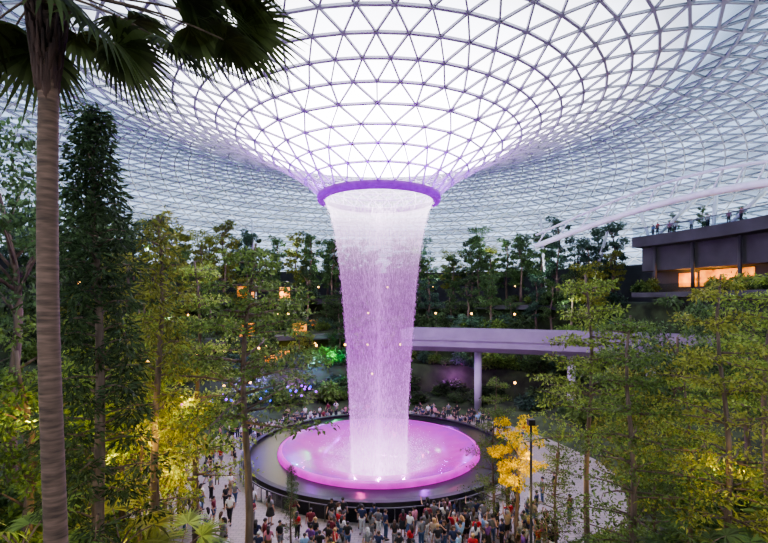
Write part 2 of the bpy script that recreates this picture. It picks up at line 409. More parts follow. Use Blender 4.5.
MB().sweep(path,[(2.1,9.3),(2.3,9.3),(2.3,10.6),(2.1,10.6)]).build('far_parapet',CONC,br,smooth=False)
for tgt in(478,574,650):
    i=min(range(41),key=lambda k:abs(HX+F*path[k][0]/path[k][1]-tgt))
    p=Vector((path[i][0],path[i][1],0)); MB().tube([p,p+Vector((0,0,7.95))],[.46,.46],20).build('column',COLM,br)
tb=empty('upper_terrace'); tag(tb,'dark upper terrace with a railing high on the right','terrace')
A0,A1=D(61),D(112)
MB().arc([(37,21.0),(47,21.0),(47,22.3),(37,22.3)],A0,A1,50).build('fascia_slab',DARKC,tb,smooth=False)
MB().arc([(41.4,12),(47,12),(47,21.0),(41.4,21.0)],A0,A1,50).build('back_wall',DARKC,tb,smooth=False)
MB().arc([(37.2,22.3),(37.25,22.3),(37.25,23.3),(37.2,23.3)],A0,A1,50).build('glass_balustrade',RAILGLASS,tb,smooth=False)
MB().arc([(37.15,23.3),(37.3,23.3),(37.3,23.38),(37.15,23.38)],A0,A1,50).build('handrail',RAILG,tb,smooth=False)
MB().arc([(36.9,14.6),(47,14.6),(47,15.2),(36.9,15.2)],A0,A1,50).build('lower_slab',DARKC,tb,smooth=False)
MB().arc([(37.0,15.2),(37.06,15.2),(37.06,16.2),(37.0,16.2)],A0,A1,50).build('lower_balustrade',RAILGLASS,tb,smooth=False)
MB().arc([(39.2,18.0),(41.4,18.0),(41.4,21.0),(39.2,21.0)],A0,A1,50).build('ceiling_bulkhead',DARKC,tb,smooth=False)
for a in(64,71,79,88): 
    p=pol(38.6,D(a)); MB().tube([p+Vector((0,0,15.2)),p+Vector((0,0,21.0))],[.2,.2],12).build('column',DARKC,tb)
ab=empty('arched_beam'); tag(ab,'pale grey curved steel beam arching up under the roof at right','steel beam')
pts=[]
for i in range(25):
    t=i/24; px=536+(800-536)*t; Y=62-(62-33)*t; py=246-68*t+ -10*math.sin(PI*t)
    pts.append(at(px,py,Y))
MB().tube(pts,.36,8).build('beam',STEELW,ab)
MB().tube([p+Vector((0,0,1.5+.6*math.sin(i/24*PI))) for i,p in enumerate(pts)],.16,6).build('upper_chord',STEELW,ab)
for i in range(0,24,2): MB().tube([pts[i],pts[i+1]+Vector((0,0,1.5+.6*math.sin((i+1)/24*PI)))],.09,5).build('web_strut',STEELW,ab)
for k,(a0,r0,z0,a1,r1,lb) in enumerate([(40,41,14,37,44,'slender pale raking column left of the arched beam'),(62.5,39,22.3,56,44,'pale slanted strut leaning left above the terrace corner'),(64,39,22.3,68,45,'pale slanted strut leaning right above the terrace corner'),(73,40,22.3,69,45,'pale slanted strut leaning left beyond the terrace crowd'),(75,40,22.3,80,45,'pale slanted strut leaning right beyond the terrace crowd'),(48,42,14,51,46,'slender pale column between the arched beam and the terrace'),(-30,43,14,-30,46,'thin pale column behind the trees left of the waterfall')]):
    p=pol(r0,D(a0),z0); q=pol(r1,D(a1),0); q.z=roofz(r1)-.1
    tag(MB().tube([p,p*.5+q*.5,q],[.16,.25,.14],10).build('support_column',STEELW),lb,'column')
lp0=empty('garden_lamp'); MB().tube([(0,0,0),(0,0,2.6)],[.05,.04],8).build('post',DARKMETAL,lp0); MB().blob((0,0,2.72),(.16,.16,.16),10,8).build('globe',GLOBE,lp0)
RL=random.Random(5)
for i in range(44):
    r=RL.choice([23.5,27.2,30.5,34.2,41.2]); th=D(RL.uniform(-70,52)); p=pol(r,th)
    o=copy_tree(lp0); o.location=(p.x,p.y,terr(p.x,p.y)-.05)
    tag(o,'small warm globe lamp on a post among the terrace planting','lamp','warm lamps on the terraces')
delete_tree(lp0)
bl0=empty('coloured_stake_light'); MB().tube([(0,0,0),(0,0,1.5)],[.03,.025],6).build('stake',DARKMETAL,bl0); MB().blob((0,0,1.6),(.14,.14,.14),10,8).build('bulb',BULB,bl0)
for i in range(36):
    c=RL.choice(['blue','blue','purple','green'] if i%5==0 else ['blue','purple']); th=D(RL.uniform(-68,-24)); r=RL.uniform(19.8,25); p=pol(r,th); o=copy_tree(bl0); o.location=(p.x,p.y,terr(p.x,p.y)-.05)
    for ch in o.children: ch.color={'blue':(.03,.06,1,1),'purple':(.40,.01,1,1),'green':(.03,1,.1,1)}[c]
    tag(o,'small %s stake light glowing in the planting behind the pool at left'%c,'light','%s lights behind the pool at left'%c)
delete_tree(bl0)
lpost=empty('lamp_post',tuple(at(531,300,23.6).xy)+(0,)); tag(lpost,'tall dark lamp post in front of the yellow tree','lamp post')
MB().tube([(0,0,0),(0,0,.4),(0,0,.45),(0,0,7.6)],[.13,.13,.075,.06],12).build('pole',DARKMETAL,lpost); MB().box((0,.0,7.7),(.34,.34,.3)).build('lamp_head',DARKMETAL,lpost,smooth=False)

# ------------------------------------------------------------------ foliage
def leaves(cl,per,size,rng,aspect=.45,droop=0.0,flat=.5):
    n=len(cl)*per
    c=np.repeat(np.array([tuple(k[0]) for k in cl]),per,0); rad_=np.repeat(np.array([k[1] for k in cl]),per,0)
    d=rng.normal(size=(n,3)); d/=np.linalg.norm(d,axis=1)[:,None]
    rr=rng.random(n)[:,None]**.45
    pos=c+d*rad_*rr
    out=d*np.array([1,1,.4]); out+=rng.normal(size=(n,3))*.5; out[:,2]-=droop; out/=np.linalg.norm(out,axis=1)[:,None]
    up=rng.normal(size=(n,3))*(1-flat); up[:,2]+=flat*1.5
    side=np.cross(out,up); side/=np.linalg.norm(side,axis=1)[:,None]+1e-9
    Ls=(size*(.6+.8*rng.random(n)))[:,None]
    nrm=np.cross(side,out)
    a=pos; b=pos+out*Ls*.45+side*Ls*aspect*.5+nrm*Ls*.06; t=pos+out*Ls-nrm*Ls*.12; e=pos+out*Ls*.45-side*Ls*aspect*.5+nrm*Ls*.06
    V=np.stack([a,b,t,e],1).reshape(-1,3)
    mb=MB(); mb.v=[tuple(x) for x in V.tolist()]; mb.f=[(4*i,4*i+1,4*i+2,4*i+3) for i in range(n)]; mb.m=[0]*n
    return mb
def trunk_pts(H,wob,rng,n=9):
    ph=rng.random()*6; return [Vector((wob*math.sin(ph+i*.9)*i/n,wob*math.cos(ph*1.3+i*.7)*i/n,H*i/(n-1))) for i in range(n)]
def tp(P,t):
    x=t*(len(P)-1); i=min(int(x),len(P)-2); return P[i].lerp(P[i+1],x-i)
def layered_tree(seed,H=12,ntier=7,rlow=3.0,lo=.33,leaf=.2,per=34):
    rng=np.random.default_rng(seed); root=empty('layered_tree')
    P=trunk_pts(H*.97,.3,rng); MB().tube(P,[.14*(1-.85*i/8)+.02 for i in range(9)],9).build('trunk',BARK,root)
    for k in range(ntier):
        t=lo+(1-lo)*k/(ntier-.6); R=rlow*(1-.72*((t-lo)/(1-lo))**1.5)*(.8+.4*rng.random()); nb=6 if k<ntier-2 else 4
        a0=rng.random()*6
        for j in range(nb):
            cl=[]
            a=a0+2*PI*j/nb+rng.normal()*.25; p=tp(P,t-.04*rng.random()); Lb=R*(.6+.6*rng.random()); rise=.16*H/12+rng.normal()*.14
            f=lambda s_,h: p+Vector((math.cos(a+.25*s_*s_)*Lb*s_,math.sin(a+.25*s_*s_)*Lb*s_,rise*Lb*(s_-.4*s_*s_)+h))
            bo=MB().tube([f(s_,.05) for s_ in(0,.35,.7,1)],[.05,.035,.02,.008],5).build('branch',BARK,root)
            for s_ in(.38,.6,.82,1.0):
                q=f(s_,.1)+Vector((rng.normal()*.2,rng.normal()*.2,rng.normal()*.08)); w=.52*(1.15-.35*s_)*(.7+R/4); cl.append((q,(w,w,.12+.07*rng.random())))
            leaves(cl,per,leaf,rng,.5,0.1,.5).build('foliage',LEAF,bo,smooth=False)
    return root
def columnar_tree(seed,H=16,R=1.4,lo=.2,n=60,per=90,leaf=.2,power=.8):
    rng=np.random.default_rng(seed); root=empty('columnar_tree'); P=trunk_pts(H*.98,.2,rng)
    MB().tube(P,[.17*(1-.88*i/8)+.015 for i in range(9)],9).build('trunk',BARK,root)
    for k in range(n):
        t=lo+(1-lo)*((k+.5)/n)**.8; u=(t-lo)/(1-lo); rd=R*(1-u)**power*(.55+.7*rng.random())+.15; a=k*2.4+rng.normal()*.4
        p=tp(P,max(0,t-.02)); q=tp(P,min(1,t))+Vector((math.cos(a)*rd,math.sin(a)*rd,-.25*rd+.1))
        bo=MB().tube([p,p.lerp(q,.5)+Vector((0,0,.1)),q],[.04,.025,.008],5).build('branch',BARK,root)
        w=.32+.33*rd*.5; leaves([(p.lerp(q,.75),(w,w,.3+.12*rng.random()))],per,leaf,rng,.32,.5,.3).build('foliage',LEAF,bo,smooth=False)
    return root
def broad_tree(seed,H=10,R=3.2,lo=.35,n=44,per=110,leaf=.24,name='broadleaf_tree',simple=False):
    rng=np.random.default_rng(seed); root=empty(name); P=trunk_pts(H*.8,.35,rng)
    tm=MB().tube(P,[.2*(1-.8*i/8)+.02 for i in range(9)],9)
    if not simple: tm.build('trunk',BARK,root)
    cl=[]
    for k in range(n):
        d=Vector(rng.normal(size=3)); d.normalize(); s_=rng.random()**.4
        zc=H*(lo+1)/2; q=Vector((d.x*R*s_,d.y*R*s_,zc+d.z*H*(1-lo)*.48*s_)); w=R*.24*(.7+.6*rng.random()); cl.append((q,(w,w,w*.45)))
        if k%4==0:
            p=tp(P,min(.98,max(.3,(q.z/H-.12)/.8)))
            b=MB() if not simple else tm
            b.tube([p,p.lerp(q,.5)+Vector((0,0,.12)),q],[.06,.035,.01],5)
            if not simple: b.build('branch',BARK,root)
    if simple: tm.build('trunk',BARK,root)
    leaves(cl,per,leaf,rng,.5,.15,.4).build('crown',LEAF,root,smooth=False)
    return root
def shrub(seed,R=1.0,per=80,leaf=.2,name='shrub'):
    rng=np.random.default_rng(seed); cl=[]; root=empty(name); st=MB()
    for k in range(12):
        a=rng.random()*6.28; s_=R*.7*rng.random()**.5; q=Vector((math.cos(a)*s_,math.sin(a)*s_,R*(.35+.65*rng.random()))); cl.append((q,(R*.4,R*.4,R*.35)))
        st.tube([(0,0,-.1),q*.5+Vector((0,0,.1)),q],[.03,.02,.008],4)
    st.build('stems',BARK,root); leaves(cl,per,leaf,rng,.45,.2,.35).build('foliage',LEAF,root,smooth=False); return root
def strap(mb,P,W,nrm,mi=0):
    V=[];n=len(P)
    for i,p in enumerate(P):
        t=(P[min(i+1,n-1)]-P[max(i-1,0)]).normalized(); s_=t.cross(nrm)
        if s_.length<1e-6: s_=t.orthogonal()
        s_.normalize(); V+=[p-s_*W[i],p+s_*W[i]]
    mb.add(V,[(2*i,2*i+1,2*i+3,2*i+2) for i in range(n-1)],mi)
def fan_frond(rng,Lp=1.4,Lb=1.1,elev=.3,sag=.6,n=26,droop=.5):
    mb=MB(); P=[]
    for i in range(7):
        s_=i/6; P.append(Vector((Lp*s_*math.cos(elev*(1-.3*s_)),0,Lp*s_*math.sin(elev)-sag*Lp*.5*s_*s_)))
    mb.tube(P,[.03,.025,.022,.02,.018,.016,.014],5,1)
    t=(P[-1]-P[-2]).normalized(); side=Vector((0,1,0)); nrm=t.cross(side).normalized()*-1
    if nrm.z<0: nrm=-nrm
    for k in range(n):
        a=(k/(n-1)-.5)*2*2.1; d=t*math.cos(a)+side*math.sin(a); Lk=Lb*(.75+.25*math.cos(a))*(.9+.2*rng.random())
        Q=[];W=[]
        for i in range(6):
            s_=i/5; q=P[-1]+d*Lk*s_; q=q+nrm*(.08*Lk*s_)-Vector((0,0,1))*(droop*Lk*max(0,s_-.35)**1.6); Q.append(q); W.append([.012,.035,.045,.035,.02,.003][i]*Lb)
        strap(mb,Q,W,nrm)
    return mb
def fan_palm(seed,H,nf=14,Lp=1.2,Lb=.9,tr=.12,name='fan_palm',droop=.6):
    rng=np.random.default_rng(seed); root=empty(name); P=[Vector((.04*math.sin(i),.04*math.cos(i*1.3),H*i/12)) for i in range(13)]
    MB().tube(P,[tr*(1.12-.25*i/12)*(1+.05*(i%2)) for i in range(13)],12).build('trunk',PALMBARK,root)
    for k in range(nf):
        el=1.25-1.75*(k/nf)+rng.normal()*.1; o=fan_frond(rng,Lp*(.85+.3*rng.random()),Lb,el,.5,22,droop).build('frond',[LEAF,BARK],root,smooth=False)
        o.location=(0,0,H); o.rotation_euler=(rng.normal()*.2,0,k*2.4+rng.normal()*.2)
    return root
def fern(seed,L=1.3,n=16,name='fern'):
    rng=np.random.default_rng(seed); root=empty(name)
    for k in range(n):
        mb=MB(); el=.5+.8*rng.random(); ln=L*(.7+.5*rng.random()); P=[]
        for i in range(9):
            s_=i/8; P.append(Vector((ln*s_*math.cos(el),0,ln*(s_*math.sin(el)-.55*s_*s_))))
        mb.tube(P,.012,4)
        for i in range(1,9):
            for sg in(-1,1):
                for h in(0,.5):
                    s_=min(.999,(i+h)/8); x=s_*8; j=min(7,int(x)); p=P[j].lerp(P[j+1],x-j); w=ln*.26*math.sin(PI*min(1,s_*.9+.1))+.02
                    strap(mb,[p,p+Vector((w*.35,sg*w*.6,.02)),p+Vector((w*.5,sg*w,-.06))],[.02,.03,.004],Vector((0,0,1)))
        o=mb.build('frond',LEAF,root,smooth=False); o.rotation_euler.z=k*2.4
    return root
PROTO={}
PROTO['lay1']=(layered_tree(1,12,7,3.2,.48,.17,34),12); PROTO['lay2']=(layered_tree(2,12,8,3.6,.28,.18,32),12); PROTO['lay3']=(layered_tree(5,12,9,2.7,.25,.16,30),12)
PROTO['lay4']=(layered_tree(16,12,7,2.8,.54,.16,36),12)
PROTO['col1']=(columnar_tree(3,16,1.5,.2,84,120,.2,.7),16); PROTO['col2']=(columnar_tree(4,14,1.2,.25,44,80,.2,.5),14)
PROTO['bro1']=(broad_tree(6,10,3.2,.35,44,100,.21),10); PROTO['bro2']=(broad_tree(7,10,3.0,.25,50,100,.21),10)
PROTO['yel']=(broad_tree(20,10,2.3,.4,46,120,.2),10)
PROTO['far1']=(broad_tree(8,10,2.8,.2,34,90,.3,'terrace_tree',True),10); PROTO['far2']=(broad_tree(9,10,2.0,.12,34,90,.3,'terrace_tree',True),10)
PROTO['sh1']=(shrub(10),1.4); PROTO['sh2']=(shrub(11,1.0,60,.3),1.4)
PROTO['fan1']=(fan_palm(12,2.2,14,1.0,.9),3); PROTO['fan2']=(fan_palm(15,1.2,16,1.2,1.0,.1),2.2)
PROTO['fern']=(fern(13),1)
PROTO['fern2']=(fern(14,1.0,20),1)
G={'dark':(.05,.082,.032),'green':(.115,.18,.042),'olive':(.205,.225,.042),'light':(.195,.275,.052),'yellow':(.66,.50,.015),'deep':(.075,.13,.046),'blue':(.06,.11,.07)}
def setcol(o,c):
    for ch in o.children:
        if ch.name.split('.')[0] in('foliage','crown','frond'): ch.color=(*c,1)
        setcol(ch,c)
def put(kind,x,y,H,wid=1.0,col='green',label='',cat='tree',group=None,rz=None,jit=.15,z=None):
    p,h0=PROTO[kind]; o=copy_tree(p); s_=H/h0
    o.location=(x,y,(terr(x,y) if z is None else z)-.05); o.scale=(s_*wid,s_*wid,s_); o.rotation_euler.z=RND.random()*6.28 if rz is None else rz
    c=G[col]; k=1+RND.uniform(-jit,jit); setcol(o,tuple(v*k for v in c)); tag(o,label,cat,group); return o
def tree(kind,px,Y,topy,wid,col,label,cat='tree',group=None):
    p=at(px,topy,Y); zb=terr(p.x,Y); return put(kind,p.x,Y,p.z-zb,wid,col,label,cat,group)
tree('col1',97,14,97,1.1,'dark','tall dark narrow evergreen tree just right of the palm trunk')
tree('col2',157,18,206,1.0,'olive','slender olive tree with sparse leaves between the dark evergreen and the layered tree')
tree('lay4',248,20,230,.95,'green','layered tree with flat tiers of branches left of the waterfall')
tree('bro1',12,26,118,.75,'deep','big dark leafy tree at the far left edge behind the palm')
tree('bro2',28,19,292,.9,'green','rounded green tree low at the left edge behind the palm trunk')
tree('lay2',122,25,240,.9,'olive','olive layered tree behind the dark evergreen trunk')
tree('lay3',196,26,252,.9,'light','thin light green tree standing between the slender tree and the layered tree')
tree('bro2',165,23,345,.65,'olive','low yellowish bushy tree lit from below on the left slope')
tree('bro1',90,22,330,.8,'light','bushy light green tree at mid height behind the evergreen trunk')
tree('col2',291,24.6,462,1.0,'deep','small young dark tree at the bottom edge in front of the pool')
tree('lay1',588,21,264,.78,'light','light green layered tree right of the bridge column')
tree('lay3',632,17,305,.95,'green','slim green tree with a thin dark trunk at lower right')
tree('bro1',672,27,290,.75,'deep','rounded deep green tree behind the slim trunk at right')
tree('lay2',726,16,262,.85,'olive','large olive layered tree filling the right edge of the view')
tree('lay1',768,21,255,1.0,'light','bright layered tree at the far right edge below the terrace')
tree('yel',517,25.4,408,.8,'yellow','small tree with bright yellow leaves lit by a warm lamp')
tree('lay3',494,27,372,.75,'green','small green layered tree just left of the yellow tree')
tree('bro2',632,26,350,.65,'olive','low bushy olive tree behind the light layered tree')
tree('lay1',690,20,370,1.0,'light','low light green layered tree in front of the right edge trees')
tree('bro2',655,23,430,.7,'deep','squat deep green tree low between the right hand trunks')
tree('lay3',556,24,425,.9,'green','small green sapling right of the yellow tree')
tree('bro1',60,30,370,.7,'olive','olive bushy tree low on the left slope')
tree('bro2',748,29,282,.75,'green','leafy green tree directly below the right end of the terrace')
tree('bro1',705,31,304,.7,'green','green rounded tree below the orange lit opening')
tree('lay2',140,21,300,.7,'light','light green layered tree between the evergreen and the slender tree')
TL={'dark':'dark bushy tree on the far planted terraces','deep':'deep green bushy tree on the far planted terraces','blue':'bluish green bushy tree on the far planted terraces','olive':'olive bushy tree on the far planted terraces'}
RT=random.Random(21)
for i in range(132):
    ring=i%4; r=[28.5,35.8,42.0,45.5][ring]+RT.uniform(-.8,1.2); th=D(-80+160*((i//4)+.5*(ring%2)+RT.uniform(-.4,.4))/33)
    p=pol(r,th); c=RT.choice(['dark','deep','blue','deep','dark','olive']); H=[6.5,9,12,16][ring]*RT.uniform(.62,1.25)
    dg=math.degrees(th)
    if r>34 and dg>55: continue
    if r<31 and dg>24: H*=.75
    if r<31 and dg>46: continue
    H=min(H,roofz(r+2.5)-terr(p.x,p.y)-.8)
    put(RT.choice(['far1','far2']),p.x,p.y,H,min(1.0,9/H+.15),c,TL[c],'tree','trees on the far terraces '+c)
for i in range(26):
    th=D(RND.choice([-1,1])*RND.uniform(85,125)); r=RND.uniform(30,48); p=pol(r,th); 
    if p.y<14: continue
    if th>0 and r>34: continue
    sd='left' if th<0 else 'right'
    put(RND.choice(['far1','far2']),p.x,p.y,RND.uniform(7,11),.9,'deep','deep green tree on the steep '+sd+' hillside','tree','trees on the '+sd+' hillside')
for k in range(16):
    th=D(61.5+2.5*k); p=pol(37.6+RND.uniform(-.2,.5),th)
    if 66<math.degrees(th)<76: continue
    put('sh2',p.x,p.y,RND.uniform(1.2,2.4),.9,'green','mid green plant growing along the lower ledge of the right terrace','shrub','plants on the right terrace ledge',z=15.2)
for k in range(6):
    th=D(63+6*k+RND.uniform(-1,1)); p=pol(42.5+RND.uniform(-.5,1.5),th); put('far2',p.x,p.y,RND.uniform(2.6,4.2),.9,'deep','deep green small tree at the back of the upper right terrace','tree','small trees on the upper terrace',z=22.3)
for i in range(260):
    r=RND.choice([RND.uniform(20.5,46),RND.uniform(21,26),RND.uniform(26.2,28),RND.uniform(33.2,35),RND.uniform(40,41.5)]); th=D(RND.uniform(-85,85)); p=pol(r,th); c=RND.choice(['dark','deep','green','blue'])
    if r>35 and math.degrees(th)>55: continue
    s_=RND.uniform(1.2,2.8)
    put(RND.choice(['sh1','sh2']),p.x,p.y,s_,1.2,c,{'dark':'dark','deep':'deep green','green':'mid green','blue':'bluish'}[c]+' shrub on the planted slopes behind the pool','shrub','shrubs behind the pool '+c)
for i in range(120):
    sd=RND.choice([-1,1]); Y=RND.uniform(12,34); X=sd*RND.uniform(11,24)*(.55+.45*Y/30)
    r=math.hypot(X-AX,Y-AY)
    if r<20.5 or abs(X)>Y*.95+2: continue
    c=RND.choice(['green','olive','deep','light']); side='left' if sd<0 else 'right'
    put(RND.choice(['sh1','sh2']),X,Y,RND.uniform(1.2,2.6),1.1,c,{'green':'mid green','olive':'olive','deep':'deep green','light':'light green'}[c]+' shrub under the trees on the near '+side+' slope','shrub','near %s shrubs %s'%(side,c))
for px,Y,k,c,h,lb in[(20,12.5,'fan1','green',4.2,'fan palm with broad green leaves in the bottom left corner'),(120,15,'fan1','olive',4.2,'olive fan palm at the bottom left beside the evergreen trunk'),(178,20,'fan2','green',3.2,'low green fan palm at the bottom edge left of the path'),(700,15,'fan1','deep',3.3,'fan palm at the bottom right under the layered tree'),(640,16,'fan2','deep',2.8,'dark fan palm at the bottom edge right of the crowd'),(758,14.5,'fan2','green',2.8,'low fan palm in the bottom right corner')]:
    p=at(px,500,Y); put(k,p.x,Y,h,.9,c,lb,'palm')
for i in range(30):
    sd=RND.choice([-1,1]); Y=RND.uniform(11,22); X=sd*Y*RND.uniform(.45,.85)
    if math.hypot(X-AX,Y-AY)<20.5: continue
    side='left' if sd<0 else 'right'
    put(RND.choice(['fern','fern2']),X,Y,RND.uniform(1.2,2.0),1.2,'light','light green arching fern on the near '+side+' slope','fern','ferns on the near '+side+' slope')
for p,_ in PROTO.values(): delete_tree(p)
# foreground palm
pb=at(58,543,7.5); rngp=np.random.default_rng(77)
palm=empty('tall_palm',(pb.x,7.5,terr(pb.x,7.5)-.1)); tag(palm,'tall foreground palm with a ringed trunk and drooping fan leaves at left','palm')
top=at(47,0,7.5)-palm.location; b0=Vector((0,0,0)); P=[b0.lerp(top,i/160)+Vector((.05*math.sin(i*.045),0,0)) for i in range(161)]
MB().tube(P,[(.185-.045*i/160)*(1+.02*((i%3)==0)+.01*math.sin(i*1.7)) for i in range(161)],18).build('trunk',PALMBARK,palm)
mb=MB()
for k in range(150):
    a=k*2.4; h=-1.7+1.95*rngp.random(); q=top+Vector((math.cos(a)*.11,math.sin(a)*.11,h)); fl=.05+.22*max(0,h+1.6)/1.8
    mb.tube([q,q+Vector((math.cos(a)*fl*.8,math.sin(a)*fl*.8,.12)),q+Vector((math.cos(a)*fl*1.2,math.sin(a)*fl*1.2,.4+.1*rngp.random()))],[.05,.035,.02],5)
mb.build('fibre_skirt',SKIRT,palm)
FR=[(0.0,.3,2.9),(.12,.0,2.85),(-.35,.3,2.3),(.5,.25,2.2),(PI,.3,1.6),(PI-.5,.0,1.5),(PI+.5,.6,1.6),(1.2,.5,1.6),(1.9,.3,1.5),(-1.1,.4,1.4),(-1.9,.5,1.4),(.2,1.0,1.6),(2.6,1.0,1.6),(4.2,1.0,1.5),(-.15,-.5,1.0),(.8,-.4,1.0),(PI+.1,-.35,1.0),(2.2,-.3,1.1),(5.4,-.25,1.0),(.3,.22,3.1),(-.12,.12,2.4),(.25,-.1,1.9)]
for a,el,lp in FR:
    o=fan_frond(rngp,lp,1.2,el,.45,34,.75).build('frond',[LEAF,BARK],palm,smooth=False); o.location=top+Vector((0,0,.15)); o.rotation_euler=(rngp.normal()*.25,0,a); o.color=(.05,.07,.022,1)

# ------------------------------------------------------------------ people
def skin_mesh(vs,es,rs,root=0,lev=1):
    me=bpy.data.meshes.new('t'); me.from_pydata([tuple(v) for v in vs],es,[]); o=bpy.data.objects.new('t',me); C.objects.link(o)
    m=o.modifiers.new('s','SKIN'); m.use_smooth_shade=True
    sd=me.skin_vertices[0].data
    for i,r in enumerate(rs):
        sd[i].radius=(r,r) if not isinstance(r,tuple) else r; sd[i].use_root=(i==root)
    if lev: 
        q=o.modifiers.new('u','SUBSURF'); q.levels=lev; q.render_levels=lev
    bpy.context.view_layer.update(); dg=bpy.context.evaluated_depsgraph_get(); e=o.evaluated_get(dg); em=e.to_mesh()
    V=[v.co.copy() for v in em.vertices]; Fs=[tuple(p.vertices) for p in em.polygons]; e.to_mesh_clear()
    bpy.data.objects.remove(o); bpy.data.meshes.remove(me); return V,Fs
POSES={
 'standing':dict(re=(.25,.03,1.14),rw=(.27,-.05,.9),le=(-.25,.03,1.14),lw=(-.27,-.05,.9),rk=(.1,-.02,.49),ra=(.11,.02,.08),lk=(-.1,-.02,.49),la=(-.11,.02,.08)),
 'arm raised':dict(re=(.27,-.16,1.3),rw=(.15,-.33,1.53),le=(-.25,.03,1.14),lw=(-.27,-.06,.9),rk=(.1,-.02,.49),ra=(.11,.02,.08),lk=(-.1,-.02,.49),la=(-.13,.0,.08)),
 'walking':dict(re=(.24,.13,1.16),rw=(.25,.1,.92),le=(-.24,-.1,1.15),lw=(-.23,-.28,.98),rk=(.09,-.18,.52),ra=(.09,-.24,.1),lk=(-.09,.02,.48),la=(-.09,.3,.13)),
 'arms folded':dict(re=(.26,-.03,1.13),rw=(-.02,-.2,1.15),le=(-.26,-.03,1.13),lw=(.04,-.22,1.18),rk=(.1,-.02,.49),ra=(.12,.02,.08),lk=(-.11,-.03,.49),la=(-.14,-.02,.08)),
 'hand on hip':dict(re=(.37,.08,1.18),rw=(.19,-.03,1.0),le=(-.25,.03,1.14),lw=(-.28,-.04,.9),rk=(.1,-.02,.49),ra=(.13,.02,.08),lk=(-.1,-.04,.49),la=(-.1,-.03,.08)),
 'both arms up':dict(re=(.24,-.08,1.6),rw=(.14,-.14,1.82),le=(-.24,-.08,1.6),lw=(-.14,-.14,1.82),rk=(.1,-.02,.49),ra=(.12,.02,.08),lk=(-.1,-.02,.49),la=(-.12,.02,.08)),
}
def vl(a,b,t): return tuple(a[i]+(b[i]-a[i])*t for i in range(3))
PM={}
for nm,q in POSES.items():
    hR=vl(q['re'],q['rw'],1.28); hL=vl(q['le'],q['lw'],1.28)
    tR=(q['ra'][0]+.01,q['ra'][1]-.17,.035); tL=(q['la'][0]-.01,q['la'][1]-.17,.035)
    vs=[(0,0,.95),(0,0,1.1),(0,.01,1.3),(0,.01,1.43),(0,0,1.5),(0,-.015,1.58),(0,-.005,1.66),
        (.17,.01,1.39),q['re'],q['rw'],hR,(-.17,.01,1.39),q['le'],q['lw'],hL,
        (.09,0,.88),q['rk'],q['ra'],tR,(-.09,0,.88),q['lk'],q['la'],tL]
    es=[(0,1),(1,2),(2,3),(3,4),(4,5),(5,6),(2,7),(7,8),(8,9),(9,10),(2,11),(11,12),(12,13),(13,14),(0,15),(15,16),(16,17),(17,18),(0,19),(19,20),(20,21),(21,22)]
    rs=[.12,.115,.125,.065,.052,(.078,.09),(.07,.085),.058,.042,.03,.03,.058,.042,.03,.03,.09,.058,.038,.032,.09,.058,.038,.032]
    V,Fs=skin_mesh(vs,es,rs)
    b=MB().add(V,Fs,0)
    for e_,w_,h_,sg in((q['re'],q['rw'],hR,1),(q['le'],q['lw'],hL,-1)):
        d=(Vector(h_)-Vector(w_)).normalized(); s1=d.cross(Vector((sg,0,.2))).normalized(); n1=d.cross(s1).normalized(); hh=Vector(h_)
        for k,ln in enumerate((.06,.072,.078,.068)):
            st=hh+s1*(k-1.5)*.018-d*.01; mid=st+d*ln*.6; b.tube([st,mid,mid+d*ln*.5+n1*.018],[.0095,.009,.006],5)
        st=hh-d*.05+s1*-.028; b.tube([st,st-s1*.03+d*.03,st-s1*.035+d*.065],[.011,.01,.007],5)
    b.blob((0,-.103,1.575),(.012,.018,.02),6,4)
    for sg in(-1,1):
        b.blob((sg*.03,-.088,1.605),(.012,.008,.008),6,4,1); b.blob((sg*.083,.0,1.59),(.012,.022,.03),6,4)
    b.blob((0,-.092,1.54),(.025,.008,.007),6,4,2)
    body=b.mesh('person_body',[SKIN,EYE,LIP])
    V1,F1=skin_mesh([(0,0,.93),(0,0,1.1),(0,.01,1.3),(0,.01,1.42),(.175,.01,1.39),vl((.17,.01,1.39),q['re'],.75),(-.175,.01,1.39),vl((-.17,.01,1.39),q['le'],.75)],[(0,1),(1,2),(2,3),(2,4),(4,5),(2,6),(6,7)],[.15,.14,.15,.085,.078,.066,.078,.066],0)
    V2,F2=skin_mesh([(0,0,.96),(.09,0,.88),q['rk'],vl(q['rk'],q['ra'],.93),(-.09,0,.88),q['lk'],vl(q['lk'],q['la'],.93)],[(0,1),(1,2),(2,3),(0,4),(4,5),(5,6)],[.125,.108,.075,.058,.108,.075,.058],0)
    V2s,F2s=skin_mesh([(0,0,.96),(.09,0,.88),vl((.09,0,.88),q['rk'],.85),(-.09,0,.88),vl((-.09,0,.88),q['lk'],.85)],[(0,1),(1,2),(0,3),(3,4)],[.125,.108,.085,.108,.085],0)
    shoes=[]
    for a_,t_ in((q['ra'],tR),(q['la'],tL)):
        m_=MB().tube([(a_[0],a_[1]+.06,.04),(a_[0],a_[1],.05),(t_[0],t_[1]+.06,.045),(t_[0],t_[1]-.03,.03)],[.035,.05,.048,.022],8); m_.v=[(x,y,max(z,0.0)) for x,y,z in m_.v]; shoes.append(m_.mesh('shoe',SHOE))
    far=MB().add(V,Fs,0).add(V1,F1,1).add(V2,F2,2)
    def hfn(p,d): return p if d.y>-.35 or d.z>.35 else p*.82
    hs=MB().blob((0,.012,1.625),(.098,.108,.1),12,8,0,hfn); far.blob((0,.012,1.625),(.098,.108,.1),8,6,3,hfn)
    hl=MB().blob((0,.012,1.625),(.1,.11,.1),12,8,0,hfn); hl.tube([(0,.06,1.64),(0,.085,1.52),(0,.1,1.38),(0,.1,1.28)],[.09,.1,.085,.04],10)
